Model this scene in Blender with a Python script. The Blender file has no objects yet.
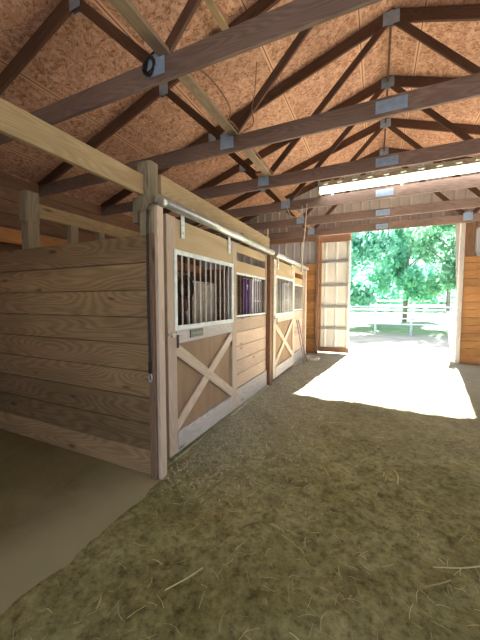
import bpy, math, random
from mathutils import Vector, Matrix
random.seed(7)
S = bpy.context.scene
COL = S.collection
R_ = random.uniform

# ------------------------------------------------------------------ camera
FPX = 297.0
cam_d = bpy.data.cameras.new('camera'); cam = bpy.data.objects.new('camera', cam_d); COL.objects.link(cam)
cam_d.sensor_fit = 'HORIZONTAL'; cam_d.sensor_width = 36; cam_d.lens = FPX*36/480
cam_d.clip_start = .05; cam_d.clip_end = 400
yaw = math.radians(24.56); pit = math.radians(-3.66)
F = Vector((-math.sin(yaw)*math.cos(pit), math.cos(yaw)*math.cos(pit), math.sin(pit)))
Rt = Vector((math.cos(yaw), math.sin(yaw), 0)); U = Rt.cross(F)
m = Matrix((Rt, U, -F)).transposed().to_4x4(); m.translation = (0, 0, 1.5)
cam.matrix_world = m
S.camera = cam

# ------------------------------------------------------------------ sky, sun, exposure
S.view_settings.view_transform = 'Standard'
S.view_settings.look = 'None'
S.view_settings.gamma = 1; S.view_settings.use_curve_mapping = False
S.view_settings.exposure = 1.05
W = bpy.data.worlds.new('sky'); S.world = W; W.use_nodes = True
bg = W.node_tree.nodes['Background']
bg.inputs[0].default_value = (.68, .84, 1.0, 1); bg.inputs[1].default_value = 1.5
sun_d = bpy.data.lights.new('sun', 'SUN'); sun = bpy.data.objects.new('sun', sun_d); COL.objects.link(sun)
sun_d.energy = 52; sun_d.angle = math.radians(.7); sun_d.color = (1, .95, .86)
sun.rotation_euler = Vector((-.49, -4.13, -3.4)).to_track_quat('-Z', 'Y').to_euler()
sun.location = (2, 20, 15)
def portal(name, loc, rot, sx, sy):
    d = bpy.data.lights.new(name, 'AREA'); o = bpy.data.objects.new(name, d); COL.objects.link(o)
    d.shape = 'RECTANGLE'; d.size = sx; d.size_y = sy; d.cycles.is_portal = True
    o.location = loc; o.rotation_euler = rot
portal('daylight_far_doorway', (.12, 8.95, 1.75), (math.radians(-90), 0, 0), 3.6, 3.5)
portal('daylight_added_rear_opening', (2.0, -4.15, 1.65), (math.radians(90), 0, 0), 7.2, 3.4)  # unseen rear opening, added and widened to bring daylight inside
portal('daylight_added_side_opening', (5.75, 4.9, 2.05), (math.radians(90), 0, math.radians(90)), 7.6, 2.2)  # unseen side opening, added so daylight reaches the stall fronts

# ------------------------------------------------------------------ materials
def nodes(name):
    mt = bpy.data.materials.new(name); mt.use_nodes = True
    nt = mt.node_tree; b = nt.nodes['Principled BSDF']
    def N(t, **k):
        n = nt.nodes.new(t)
        for a, v in k.items():
            if a in n.inputs: n.inputs[a].default_value = v
            else: setattr(n, a, v)
        return n
    def L(a, b_): nt.links.new(a, b_)
    return mt, nt, b, N, L
def ramp(N, stops):
    r = N('ShaderNodeValToRGB'); e = r.color_ramp.elements
    while len(e) < len(stops): e.new(.5)
    for el, (p, c) in zip(e, stops):
        el.position = p; el.color = (*c, 1) if len(c) == 3 else c
    return r
def plain(name, col, rough=.6, metal=0, emit=None, strength=0):
    mt, nt, b, N, L = nodes(name)
    b.inputs['Base Color'].default_value = (*col, 1); b.inputs['Roughness'].default_value = rough
    b.inputs['Metallic'].default_value = metal
    if emit:
        b.inputs['Emission Color'].default_value = (*emit, 1); b.inputs['Emission Strength'].default_value = strength
    else:
        tc = N('ShaderNodeTexCoord'); nz = N('ShaderNodeTexNoise', Scale=14.0, Detail=4.0)
        L(tc.outputs['Object'], nz.inputs['Vector'])
        r = ramp(N, [(.3, tuple(c*.82 for c in col)), (.7, tuple(min(1, c*1.1) for c in col))])
        L(nz.outputs['Fac'], r.inputs[0]); L(r.outputs[0], b.inputs['Base Color'])
    return mt
def wood(name, dark, light, rings=26, stretch=(.55, 5.0), tint=.35, rough=.7, knots=True, streak=.35):
    """grain from contour lines of a stretched noise; UV u runs along the board"""
    mt, nt, b, N, L = nodes(name)
    uv = N('ShaderNodeUVMap'); uv.uv_map = 'UVMap'
    mp = N('ShaderNodeMapping'); mp.inputs['Scale'].default_value = (stretch[0], stretch[1], 1)
    L(uv.outputs[0], mp.inputs[0])
    n1 = N('ShaderNodeTexNoise', Scale=1.0, Detail=1.5, Roughness=.4); L(mp.outputs[0], n1.inputs['Vector'])
    mul = N('ShaderNodeMath', operation='MULTIPLY'); mul.inputs[1].default_value = rings*6.28; L(n1.outputs['Fac'], mul.inputs[0])
    sn = N('ShaderNodeMath', operation='SINE'); L(mul.outputs[0], sn.inputs[0])
    r01 = N('ShaderNodeMapRange'); r01.inputs[1].default_value = -1; r01.inputs[2].default_value = 1; L(sn.outputs[0], r01.inputs[0])
    mp2 = N('ShaderNodeMapping'); mp2.inputs['Scale'].default_value = (3, 140, 1); L(uv.outputs[0], mp2.inputs[0])
    n2 = N('ShaderNodeTexNoise', Scale=1.0, Detail=3.0); L(mp2.outputs[0], n2.inputs['Vector'])
    mx = N('ShaderNodeMath', operation='MULTIPLY_ADD'); mx.inputs[1].default_value = .30; L(r01.outputs[0], mx.inputs[0])
    m3 = N('ShaderNodeMath', operation='MULTIPLY'); m3.inputs[1].default_value = .65; L(n2.outputs['Fac'], m3.inputs[0]); L(m3.outputs[0], mx.inputs[2])
    cr = ramp(N, [(.12, light), (.78, dark)]); L(mx.outputs[0], cr.inputs[0])
    # weather streaks
    mp3 = N('ShaderNodeMapping'); mp3.inputs['Scale'].default_value = (.8, 3.5, 1); L(uv.outputs[0], mp3.inputs[0])
    n3 = N('ShaderNodeTexNoise', Scale=1.0, Detail=5.0, Roughness=.65); L(mp3.outputs[0], n3.inputs['Vector'])
    c3 = ramp(N, [(.3, (1-streak,)*3), (.65, (1.0,)*3)]); L(n3.outputs['Fac'], c3.inputs[0])
    mm = N('ShaderNodeMix', data_type='RGBA', blend_type='MULTIPLY'); mm.inputs[0].default_value = 1
    L(cr.outputs[0], mm.inputs[6]); L(c3.outputs[0], mm.inputs[7])
    at = N('ShaderNodeAttribute', attribute_name='tint')
    tr = N('ShaderNodeMapRange'); tr.inputs[3].default_value = 1-tint; tr.inputs[4].default_value = 1.0+tint*.25; L(at.outputs['Fac'], tr.inputs[0])
    m4 = N('ShaderNodeMix', data_type='RGBA', blend_type='MULTIPLY'); m4.inputs[0].default_value = 1
    L(mm.outputs[2], m4.inputs[6]); L(tr.outputs[0], m4.inputs[7])
    out = m4.outputs[2]
    if knots:
        mk = N('ShaderNodeMapping'); mk.inputs['Scale'].default_value = (1.6, 5.5, 1); L(uv.outputs[0], mk.inputs[0])
        vo = N('ShaderNodeTexVoronoi', Scale=1.0); L(mk.outputs[0], vo.inputs['Vector'])
        kr = ramp(N, [(.05, (.30, .22, .18)), (.13, (1, 1, 1))]); L(vo.outputs['Distance'], kr.inputs[0])
        m5 = N('ShaderNodeMix', data_type='RGBA', blend_type='MULTIPLY'); m5.inputs[0].default_value = .8
        L(out, m5.inputs[6]); L(kr.outputs[0], m5.inputs[7]); out = m5.outputs[2]
    L(out, b.inputs['Base Color']); b.inputs['Roughness'].default_value = rough
    b.inputs['Specular IOR Level'].default_value = .25
    bp = N('ShaderNodeBump', Strength=.15, Distance=.004); L(mx.outputs[0], bp.inputs['Height']); L(bp.outputs[0], b.inputs['Normal'])
    return mt
M = {}
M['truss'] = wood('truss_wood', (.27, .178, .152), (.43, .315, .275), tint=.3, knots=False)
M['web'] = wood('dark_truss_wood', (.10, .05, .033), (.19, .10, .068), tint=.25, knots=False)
M['pine'] = wood('pine_beam', (.38, .265, .135), (.54, .41, .24), tint=.2)
M['post'] = wood('weathered_post', (.27, .22, .14), (.46, .38, .26), tint=.2)
M['partition'] = wood('partition_boards', (.28, .17, .080), (.52, .35, .195), rings=30, stretch=(.5, 3.6), tint=.45)
M['trim'] = wood('reddish_trim', (.24, .14, .09), (.40, .26, .18), tint=.2)
M['door'] = wood('door_pine', (.56, .42, .31), (.76, .62, .50), tint=.2, streak=.2)
M['ply'] = wood('plywood_panel', (.29, .18, .105), (.39, .25, .155), stretch=(.4, 1.6), rings=8, tint=.1, knots=False, streak=.2)
M['toppanel'] = wood('yellow_plywood', (.47, .34, .19), (.60, .46, .28), stretch=(.4, 1.6), rings=8, tint=.1, knots=False, streak=.15)
M['front'] = wood('stall_front_boards', (.56, .39, .28), (.75, .57, .45), tint=.25, streak=.2)
M['grey'] = wood('washed_board', (.52, .46, .42), (.74, .68, .63), tint=.15, streak=.2)
M['orange'] = wood('orange_boards', (.46, .20, .065), (.66, .34, .13), tint=.3, rings=20)
M['brown'] = wood('brown_frame_wood', (.28, .14, .08), (.45, .25, .16), tint=.2, knots=False)
M['darkpost'] = wood('dark_brown_post', (.20, .10, .055), (.33, .18, .10), tint=.2, knots=False)
M['galv'] = plain('galvanized_steel', (.62, .63, .60), .38, .75)
M['white'] = plain('white_painted_steel', (.74, .80, .78), .4)
M['bar'] = plain('pale_bar_steel', (.76, .75, .70), .4)
M['barbrown'] = plain('brown_bar_steel', (.33, .25, .19), .45)
M['plate'] = plain('steel_nail_plate', (.34, .43, .56), .45, .35)
M['plateblue'] = plain('blue_grey_nail_plate', (.36, .50, .72), .45, .2)
M['black'] = plain('black_rubber', (.018, .016, .016), .5)
M['chain'] = plain('dark_chain_steel', (.07, .065, .06), .4, .6)
M['plaque'] = plain('dark_plaque', (.06, .055, .05), .4)
M['letter'] = plain('plaque_lettering', (.32, .30, .26), .5)
M['brace'] = wood('weathered_brace', (.34, .25, .17), (.52, .41, .30), tint=.2)
M['cable'] = plain('tan_cable', (.25, .14, .09), .6)
M['purple'] = plain('purple_cloth', (.085, .022, .20), .85)
M['lilac'] = plain('lilac_white_plastic', (.90, .87, .95), .5)
M['whitecloth'] = plain('white_cloth', (.75, .73, .70), .9)
M['tan'] = plain('tan_cloth', (.60, .46, .33), .9)
M['halter'] = plain('dark_halter_webbing', (.05, .03, .025), .8)
M['red'] = plain('brown_leather', (.25, .09, .05), .6)
M['tube'] = plain('lamp_tube_glow', (1, 1, 1), .5, 0, (1.0, .98, .88), 2.4)
M['reflector'] = plain('white_enamel_reflector', (.55, .56, .47), .35)
M['rope'] = plain('pale_rope', (.66, .58, .48), .9)
M['rail_paint'] = plain('pale_blue_fence_paint', (.30, .38, .48), .5)
M['plank_white'] = plain('sun_bleached_wood', (.36, .27, .26), .8)
M['bark'] = plain('tree_bark', (.16, .13, .11), .9)
def osb():
    mt, nt, b, N, L = nodes('osb_sheathing')
    uv = N('ShaderNodeUVMap'); uv.uv_map = 'UVMap'
    nz = N('ShaderNodeTexNoise', Scale=5.0, Detail=2.0); L(uv.outputs[0], nz.inputs['Vector'])
    add = N('ShaderNodeMix', data_type='RGBA', blend_type='LINEAR_LIGHT'); add.inputs[0].default_value = .10
    L(uv.outputs[0], add.inputs[6]); L(nz.outputs['Color'], add.inputs[7])
    v = N('ShaderNodeTexVoronoi', Scale=24.0); L(add.outputs[2], v.inputs['Vector'])
    v2 = N('ShaderNodeTexVoronoi', Scale=52.0); L(add.outputs[2], v2.inputs['Vector'])
    sx = N('ShaderNodeSeparateColor'); L(v.outputs['Color'], sx.inputs[0])
    sy = N('ShaderNodeSeparateColor'); L(v2.outputs['Color'], sy.inputs[0])
    mix = N('ShaderNodeMath', operation='ADD'); L(sx.outputs[0], mix.inputs[0]); L(sy.outputs[1], mix.inputs[1])
    hf = N('ShaderNodeMath', operation='MULTIPLY'); hf.inputs[1].default_value = .5; L(mix.outputs[0], hf.inputs[0])
    cr = ramp(N, [(.12, (.32, .145, .075)), (.35, (.55, .285, .17)), (.6, (.69, .385, .26)), (.92, (.81, .52, .38))])
    L(hf.outputs[0], cr.inputs[0])
    nb = N('ShaderNodeTexNoise', Scale=1.1, Detail=3.0); L(uv.outputs[0], nb.inputs['Vector'])
    cb = ramp(N, [(.3, (.72, .70, .68)), (.7, (1, 1, 1))]); L(nb.outputs['Fac'], cb.inputs[0])
    mm = N('ShaderNodeMix', data_type='RGBA', blend_type='MULTIPLY'); mm.inputs[0].default_value = 1
    L(cr.outputs[0], mm.inputs[6]); L(cb.outputs[0], mm.inputs[7])
    # panel seams every 1.22 m down the slope
    sp = N('ShaderNodeSeparateXYZ'); L(uv.outputs[0], sp.inputs[0])
    def seam(sock, period, w):
        d = N('ShaderNodeMath', operation='DIVIDE'); d.inputs[1].default_value = period; L(sock, d.inputs[0])
        f = N('ShaderNodeMath', operation='FRACT'); L(d.outputs[0], f.inputs[0])
        c = N('ShaderNodeMath', operation='COMPARE'); c.inputs[1].default_value = .5; c.inputs[2].default_value = w/period; L(f.outputs[0], c.inputs[0])
        return c.outputs[0]
    s1 = seam(sp.outputs[1], 1.22, .032); s2 = seam(sp.outputs[1], 1.22, .006)
    a = N('ShaderNodeMix', data_type='RGBA'); L(s1, a.inputs[0]); L(mm.outputs[2], a.inputs[6]); a.inputs[7].default_value = (.70, .42, .27, 1)
    c = N('ShaderNodeMix', data_type='RGBA'); L(s2, c.inputs[0]); L(a.outputs[2], c.inputs[6]); c.inputs[7].default_value = (.12, .06, .035, 1)
    L(c.outputs[2], b.inputs['Base Color']); b.inputs['Roughness'].default_value = .75
    return mt
M['osb'] = osb()
def sheet(name, col, dirt=.8):
    mt, nt, b, N, L = nodes(name)
    tc = N('ShaderNodeTexCoord'); nz = N('ShaderNodeTexNoise', Scale=2.5, Detail=6.0, Roughness=.6); L(tc.outputs['Object'], nz.inputs['Vector'])
    r = ramp(N, [(.3, tuple(c*dirt for c in col)), (.65, col)]); L(nz.outputs['Fac'], r.inputs[0])
    L(r.outputs[0], b.inputs['Base Color']); b.inputs['Roughness'].default_value = .45; b.inputs['Metallic'].default_value = .1
    return mt
M['metal'] = sheet('ribbed_siding', (.62, .58, .58))
M['leafmetal'] = sheet('white_door_sheet', (.84, .82, .76), .9)
M['leafdoor_girt'] = plain('grey_girt', (.30, .29, .28), .6)
def dirt():
    mt, nt, b, N, L = nodes('trampled_dirt')
    tc = N('ShaderNodeTexCoord'); O = tc.outputs['Object']
    n1 = N('ShaderNodeTexNoise', Scale=1.3, Detail=6.0, Roughness=.6); L(O, n1.inputs['Vector'])
    n2 = N('ShaderNodeTexNoise', Scale=22.0, Detail=8.0, Roughness=.75); L(O, n2.inputs['Vector'])
    n3 = N('ShaderNodeTexNoise', Scale=7.0, Detail=6.0, Roughness=.7); L(O, n3.inputs['Vector'])
    c1 = ramp(N, [(.3, (.26, .25, .105)), (.7, (.465, .45, .23))]); L(n1.outputs['Fac'], c1.inputs[0])
    c2 = ramp(N, [(.34, (.50, .48, .42)), (.50, (1, 1, 1)), (.70, (1.4, 1.4, 1.4))]); L(n2.outputs['Fac'], c2.inputs[0])
    c3 = ramp(N, [(.35, (.68, .66, .60)), (.55, (1, 1, 1))]); L(n3.outputs['Fac'], c3.inputs[0])
    a = N('ShaderNodeMix', data_type='RGBA', blend_type='MULTIPLY'); a.inputs[0].default_value = 1; L(c1.outputs[0], a.inputs[6]); L(c2.outputs[0], a.inputs[7])
    d = N('ShaderNodeMix', data_type='RGBA', blend_type='MULTIPLY'); d.inputs[0].default_value = 1; L(a.outputs[2], d.inputs[6]); L(c3.outputs[0], d.inputs[7])
    # dusty grey sawdust along the stall fronts and drier pale soil at the doorway
    sp = N('ShaderNodeSeparateXYZ'); L(O, sp.inputs[0])
    mr = N('ShaderNodeMapRange'); mr.inputs[1].default_value = -.35; mr.inputs[2].default_value = -1.45; L(sp.outputs[0], mr.inputs[0])
    my = N('ShaderNodeMapRange'); my.inputs[1].default_value = 1.9; my.inputs[2].default_value = 3.2; L(sp.outputs[1], my.inputs[0])
    pm = N('ShaderNodeMath', operation='MULTIPLY'); L(mr.outputs[0], pm.inputs[0]); L(my.outputs[0], pm.inputs[1])
    pn = N('ShaderNodeMath', operation='MULTIPLY'); L(pm.outputs[0], pn.inputs[0]); L(n3.outputs['Fac'], pn.inputs[1])
    e = N('ShaderNodeMix', data_type='RGBA'); L(pn.outputs[0], e.inputs[0]); L(d.outputs[2], e.inputs[6]); e.inputs[7].default_value = (.55, .55, .47, 1)
    dy = N('ShaderNodeMapRange'); dy.inputs[1].default_value = 2.8; dy.inputs[2].default_value = 6.0; L(sp.outputs[1], dy.inputs[0])
    dm = N('ShaderNodeMath', operation='MULTIPLY'); dm.inputs[1].default_value = .75; L(dy.outputs[0], dm.inputs[0])
    g = N('ShaderNodeMix', data_type='RGBA'); L(dm.outputs[0], g.inputs[0]); L(e.outputs[2], g.inputs[6]); g.inputs[7].default_value = (.36, .33, .28, 1)
    L(g.outputs[2], b.inputs['Base Color']); b.inputs['Roughness'].default_value = .95; b.inputs['Specular IOR Level'].default_value = .1
    bp = N('ShaderNodeBump', Strength=.7, Distance=.025)
    ad = N('ShaderNodeMath', operation='ADD'); L(n2.outputs['Fac'], ad.inputs[0]); L(n3.outputs['Fac'], ad.inputs[1])
    L(ad.outputs[0], bp.inputs['Height']); L(bp.outputs[0], b.inputs['Normal'])
    return mt
M['dirt'] = dirt()
def outer_ground():
    mt, nt, b, N, L = nodes('yard_and_lawn')
    tc = N('ShaderNodeTexCoord'); O = tc.outputs['Object']
    n1 = N('ShaderNodeTexNoise', Scale=1.6, Detail=6.0); L(O, n1.inputs['Vector'])
    sp = N('ShaderNodeSeparateXYZ'); L(O, sp.inputs[0])
    ya = N('ShaderNodeMath', operation='MULTIPLY_ADD'); ya.inputs[1].default_value = 4.0; L(n1.outputs['Fac'], ya.inputs[0]); L(sp.outputs[1], ya.inputs[2])
    r = N('ShaderNodeMapRange'); r.inputs[1].default_value = 17; r.inputs[2].default_value = 19; L(ya.outputs[0], r.inputs[0])
    sand = ramp(N, [(.35, (.15, .14, .125)), (.65, (.22, .205, .185))]); L(n1.outputs['Fac'], sand.inputs[0])
    lawn = ramp(N, [(.35, (.07, .12, .05)), (.65, (.13, .19, .09))]); L(n1.outputs['Fac'], lawn.inputs[0])
    mx = N('ShaderNodeMix', data_type='RGBA'); L(r.outputs[0], mx.inputs[0]); L(sand.outputs[0], mx.inputs[6]); L(lawn.outputs[0], mx.inputs[7])
    L(mx.outputs[2], b.inputs['Base Color']); b.inputs['Roughness'].default_value = .95
    return mt
M['yard'] = outer_ground()
def concrete():
    mt, nt, b, N, L = nodes('dusty_concrete')
    tc = N('ShaderNodeTexCoord'); O = tc.outputs['Object']
    n1 = N('ShaderNodeTexNoise', Scale=1.7, Detail=6.0, Roughness=.55); L(O, n1.inputs['Vector'])
    n2 = N('ShaderNodeTexNoise', Scale=60.0, Detail=3.0); L(O, n2.inputs['Vector'])
    c = ramp(N, [(.3, (.20, .175, .075)), (.7, (.31, .285, .135))]); L(n1.outputs['Fac'], c.inputs[0])
    c2 = ramp(N, [(.35, (.85, .85, .85)), (.6, (1, 1, 1))]); L(n2.outputs['Fac'], c2.inputs[0])
    a = N('ShaderNodeMix', data_type='RGBA', blend_type='MULTIPLY'); a.inputs[0].default_value = 1; L(c.outputs[0], a.inputs[6]); L(c2.outputs[0], a.inputs[7])
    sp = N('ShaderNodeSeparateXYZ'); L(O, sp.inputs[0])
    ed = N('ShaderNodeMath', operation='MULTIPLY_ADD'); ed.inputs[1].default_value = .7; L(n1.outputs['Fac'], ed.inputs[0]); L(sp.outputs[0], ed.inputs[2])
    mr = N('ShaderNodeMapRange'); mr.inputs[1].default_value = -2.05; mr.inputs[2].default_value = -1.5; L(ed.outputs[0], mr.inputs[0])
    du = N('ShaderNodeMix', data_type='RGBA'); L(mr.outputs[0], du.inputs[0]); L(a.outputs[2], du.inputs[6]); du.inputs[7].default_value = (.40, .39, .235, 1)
    L(du.outputs[2], b.inputs['Base Color']); b.inputs['Roughness'].default_value = .8
    return mt
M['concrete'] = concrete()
def straw(name, a, b2):
    mt, nt, b, N, L = nodes(name)
    oi = N('ShaderNodeAttribute', attribute_name='tint')
    r = ramp(N, [(0, a), (1, b2)]); L(oi.outputs['Fac'], r.inputs[0]); L(r.outputs[0], b.inputs['Base Color']); b.inputs['Roughness'].default_value = .8
    return mt
M['straw'] = straw('dry_straw', (.36, .30, .14), (.82, .74, .46))
M['chaff'] = straw('hay_chaff', (.22, .23, .14), (.68, .68, .54))
def leaf(name, a, b2):
    mt, nt, b, N, L = nodes(name)
    at = N('ShaderNodeAttribute', attribute_name='tint')
    r = ramp(N, [(0, a), (1, b2)]); L(at.outputs['Fac'], r.inputs[0])
    L(r.outputs[0], b.inputs['Base Color']); b.inputs['Roughness'].default_value = .6
    tr = N('ShaderNodeBsdfTranslucent'); L(r.outputs[0], tr.inputs[0])
    ms = N('ShaderNodeMixShader'); ms.inputs[0].default_value = .62
    L(b.outputs[0], ms.inputs[1]); L(tr.outputs[0], ms.inputs[2])
    L(ms.outputs[0], nt.nodes['Material Output'].inputs[0])
    return mt
M['leafA'] = leaf('tree_leaves', (.13, .38, .28), (.30, .62, .46))
M['leafB'] = leaf('light_tree_leaves', (.16, .38, .24), (.32, .58, .40))

# ------------------------------------------------------------------ mesh builder
class MB:
    def __init__(s): s.v = []; s.f = []; s.uv = []; s.t = []; s.sm = []
    def face(s, pts, uvs=None, tint=.5, smooth=False):
        n = len(s.v); s.v += [tuple(p) for p in pts]; s.f.append(tuple(range(n, n+len(pts))))
        s.uv.append(uvs or [(0, 0)]*len(pts)); s.t.append(tint); s.sm.append(smooth)
    def beam(s, p0, p1, w, t, side=(0, 0, 1), ch=.003, tint=None, twist=0):
        """board from p0 to p1, w wide along 'side', t thick; eight-sided chamfered section"""
        p0 = Vector(p0); p1 = Vector(p1); d = (p1-p0); ln = d.length; d.normalize()
        sd = Vector(side); sd = (sd-d*sd.dot(d)).normalized(); th = d.cross(sd)
        a, b = w/2, t/2; ch = min(ch, a*.4, b*.4)
        sec = [(a-ch, -b), (a, -b+ch), (a, b-ch), (a-ch, b), (-a+ch, b), (-a, b-ch), (-a, -b+ch), (-a+ch, -b)]
        tint = random.random() if tint is None else tint
        u0 = R_(0, 40); v0 = R_(0, 40)
        A = [p0+sd*x+th*y for x, y in sec]; B = [p1+sd*x+th*y for x, y in sec]
        per = [0]
        for i in range(8):
            q, r = sec[i], sec[(i+1) % 8]; per.append(per[-1]+math.hypot(q[0]-r[0], q[1]-r[1]))
        base = len(s.v); s.v += [tuple(p) for p in A+B]
        for i in range(8):
            j = (i+1) % 8
            s.f.append((base+i, base+j, base+8+j, base+8+i))
            s.uv.append([(u0, v0+per[i]), (u0, v0+per[i+1]), (u0+ln, v0+per[i+1]), (u0+ln, v0+per[i])])
            s.t.append(tint); s.sm.append(False)
        s.f.append(tuple(base+i for i in reversed(range(8)))); s.uv.append([(u0+.02*sec[i][0], v0+sec[i][1]) for i in reversed(range(8))]); s.t.append(tint*.8); s.sm.append(False)
        s.f.append(tuple(base+8+i for i in range(8))); s.uv.append([(u0+.02*sec[i][0], v0+sec[i][1]) for i in range(8)]); s.t.append(tint*.8); s.sm.append(False)
        return s
    def box(s, x0, x1, y0, y1, z0, z1, along=None, ch=.003, tint=None):
        d = [x1-x0, y1-y0, z1-z0]; k = 'xyz'.index(along) if along else d.index(max(d))
        c = [(x0+x1)/2, (y0+y1)/2, (z0+z1)/2]; p, q = list(c), list(c)
        p[k] -= d[k]/2; q[k] += d[k]/2
        o = [i for i in range(3) if i != k]; i = max(o, key=lambda i: d[i]); j = [a for a in o if a != i][0]
        sd = [0, 0, 0]; sd[i] = 1
        return s.beam(p, q, d[i], d[j], sd, ch, tint)
    def tube(s, pts, r, seg=8, closed=False, r2=None):
        pts = [Vector(p) for p in pts]; n = len(pts); rings = []
        nrm = None
        for i, p in enumerate(pts):
            if closed: d = pts[(i+1) % n]-pts[i-1]
            else: d = pts[min(i+1, n-1)]-pts[max(i-1, 0)]
            d.normalize()
            if nrm is None:
                nrm = d.orthogonal().normalized()
            else:
                nrm = (nrm-d*nrm.dot(d)).normalized()
            bn = d.cross(nrm); rr = r if r2 is None else r+(r2-r)*i/(n-1)
            base = len(s.v)
            for k in range(seg):
                a = 2*math.pi*k/seg; s.v.append(tuple(p+nrm*math.cos(a)*rr+bn*math.sin(a)*rr))
            rings.append(base)
        tn = random.random()
        for i in range(n if closed else n-1):
            a, b = rings[i], rings[(i+1) % n]
            for k in range(seg):
                k2 = (k+1) % seg
                s.f.append((a+k, a+k2, b+k2, b+k)); s.uv.append([(0, 0), (0, .01), (.01, .01), (.01, 0)]); s.t.append(tn); s.sm.append(True)
        if not closed:
            for base, rev in ((rings[0], True), (rings[-1], False)):
                q = [base+k for k in range(seg)]
                s.f.append(tuple(reversed(q)) if rev else tuple(q)); s.uv.append([(0, 0)]*seg); s.t.append(tn); s.sm.append(False)
        return s
    def build(s, name, mat, parent=None, origin=None):
        me = bpy.data.meshes.new(name)
        off = Vector(origin or (0, 0, 0))
        me.from_pydata([tuple(Vector(p)-off) for p in s.v], [], s.f)
        ul = me.uv_layers.new(name='UVMap'); at = me.attributes.new('tint', 'FLOAT', 'FACE')
        flat = [c for fu in s.uv for uv in fu for c in uv]
        ul.data.foreach_set('uv', flat); at.data.foreach_set('value', s.t)
        me.polygons.foreach_set('use_smooth', s.sm)
        me.materials.append(M[mat] if isinstance(mat, str) else mat); me.update()
        o = bpy.data.objects.new(name, me); COL.objects.link(o)
        o.location = off
        if parent:
            o.parent = parent; o.location = off-parent.location if origin else -parent.location
        return o
def tag(o, label=None, cat=None, group=None, kind=None):
    if label: o['label'] = label
    if cat: o['category'] = cat
    if group: o['group'] = group
    if kind: o['kind'] = kind
    return o
def empty(name, loc, label, cat, group=None):
    o = bpy.data.objects.new(name, None); COL.objects.link(o); o.location = loc; o.empty_display_size = .1
    return tag(o, label, cat, group)
def copy_tree(o, parent=None):
    c = o.copy(); COL.objects.link(c)
    if parent: c.parent = parent
    for ch in o.children: copy_tree(ch, c)
    return c
def struct(o): o['kind'] = 'structure'; return o
def hnoise(x, y):
    v = 0
    for i, (fx, fy, a, p) in enumerate(((1.3, .9, 1, .3), (-.8, 1.7, .8, 1.9), (3.1, 2.2, .5, 4.), (2.6, -3.7, .45, 2.2), (6.3, 5.1, .3, .7), (-5.7, 7.9, .25, 5.1), (11.3, -8.7, .2, 1.1), (13.1, 12.7, .16, 3.3))):
        v += a*math.sin(fx*x+fy*y+p+.6*math.sin(1.7*y*fx*.4+i))
    return v

# ------------------------------------------------------------------ ground and floors
def grid(name, mat, x0, x1, y0, y1, nx, ny, zf):
    b = MB(); b.v = []
    for j in range(ny+1):
        for i in range(nx+1):
            x = x0+(x1-x0)*i/nx; y = y0+(y1-y0)*j/ny; b.v.append((x, y, zf(x, y)))
    for j in range(ny):
        for i in range(nx):
            a = j*(nx+1)+i; b.f.append((a, a+1, a+nx+2, a+nx+1)); b.uv.append([(0, 0)]*4); b.t.append(.5); b.sm.append(True)
    return struct(b.build(name, mat))
def floor_z(x, y):
    k = 1 if y < 8 else max(0, 1-(y-8)/1.0)
    e = max(0, -1.58-x)*.22 if y < 2.0 else 0
    if y < 2.2: k *= min(1, .3+.7*max(0, (x+1.5)/.5))
    return -e-.014*(1-k)*(y < 2.2)+k*(.007*hnoise(x*2.2, y*2.2)+.006*hnoise(x*6+3, y*6)-.014)
grid('floor', 'dirt', -1.95, 3.2, -1.0, 9.0, 160, 300, floor_z)
grid('ground', 'yard', -60, 60, -50, 110, 4, 4, lambda x, y: -.09)
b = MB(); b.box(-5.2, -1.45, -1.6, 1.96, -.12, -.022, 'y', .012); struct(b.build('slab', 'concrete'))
b = MB(); b.box(-5.2, -1.70, 2.0, 8.6, -.12, .0, 'y'); struct(b.build('floor_stalls', 'dirt'))

# ------------------------------------------------------------------ roof
EX, EZ, SL = .085, 5.385, 1/3.0       # ridge x, ridge height of the truss tops, slope
def zr(x): return EZ-abs(x-EX)*SL
for sgn, nm in ((-1, 'ceiling_left'), (1, 'ceiling_right')):
    xa, xb = EX, EX+sgn*5.9
    b = MB(); y0, y1 = -4.2, 9.05
    ln = abs(xb-xa)*math.sqrt(1+SL*SL)
    P = lambda x, y, dz: (x, y, zr(x)+.003+dz)
    lo = [P(xa, y0, 0), P(xa, y1, 0), P(xb, y1, 0), P(xb, y0, 0)]; hi = [P(xa, y0, .03), P(xa, y1, .03), P(xb, y1, .03), P(xb, y0, .03)]
    uv = [(y0, .2), (y1, .2), (y1, ln+.2), (y0, ln+.2)]
    if sgn > 0:
        lo = lo[::-1]; uvl = uv[::-1]
    else: uvl = uv
    b.face(lo, uvl)
    b.face(hi if sgn > 0 else hi[::-1], uv)
    for i in range(4):
        j = (i+1) % 4
        l2 = [P(xa, y0, 0), P(xa, y1, 0), P(xb, y1, 0), P(xb, y0, 0)]
        b.face([l2[i], l2[j], hi[j], hi[i]])
    struct(b.build(nm, 'osb'))
def ribbed(mb, o, ux, uz, wid, zbot, ztop, nrm, pitch=.23, d=.02):
    """ribbed sheet: o origin, ux direction, from zbot(s) to ztop(s)"""
    o = Vector(o); ux = Vector(ux); nrm = Vector(nrm); s = 0
    prof = []
    while s < wid:
        for a, h in ((0, 0), (pitch*.72, 0), (pitch*.80, d), (pitch*.92, d)):
            if s+a < wid: prof.append((s+a, h))
        s += pitch
    prof.append((wid, 0))
    for (a, h), (c, k) in zip(prof, prof[1:]):
        p = [o+ux*a+nrm*h+Vector((0, 0, zbot(a))), o+ux*c+nrm*k+Vector((0, 0, zbot(c))), o+ux*c+nrm*k+Vector((0, 0, ztop(c))), o+ux*a+nrm*h+Vector((0, 0, ztop(a)))]
        mb.face(p)
DX0, DX1, YE = -1.50, 1.77, 8.67         # doorway
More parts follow.
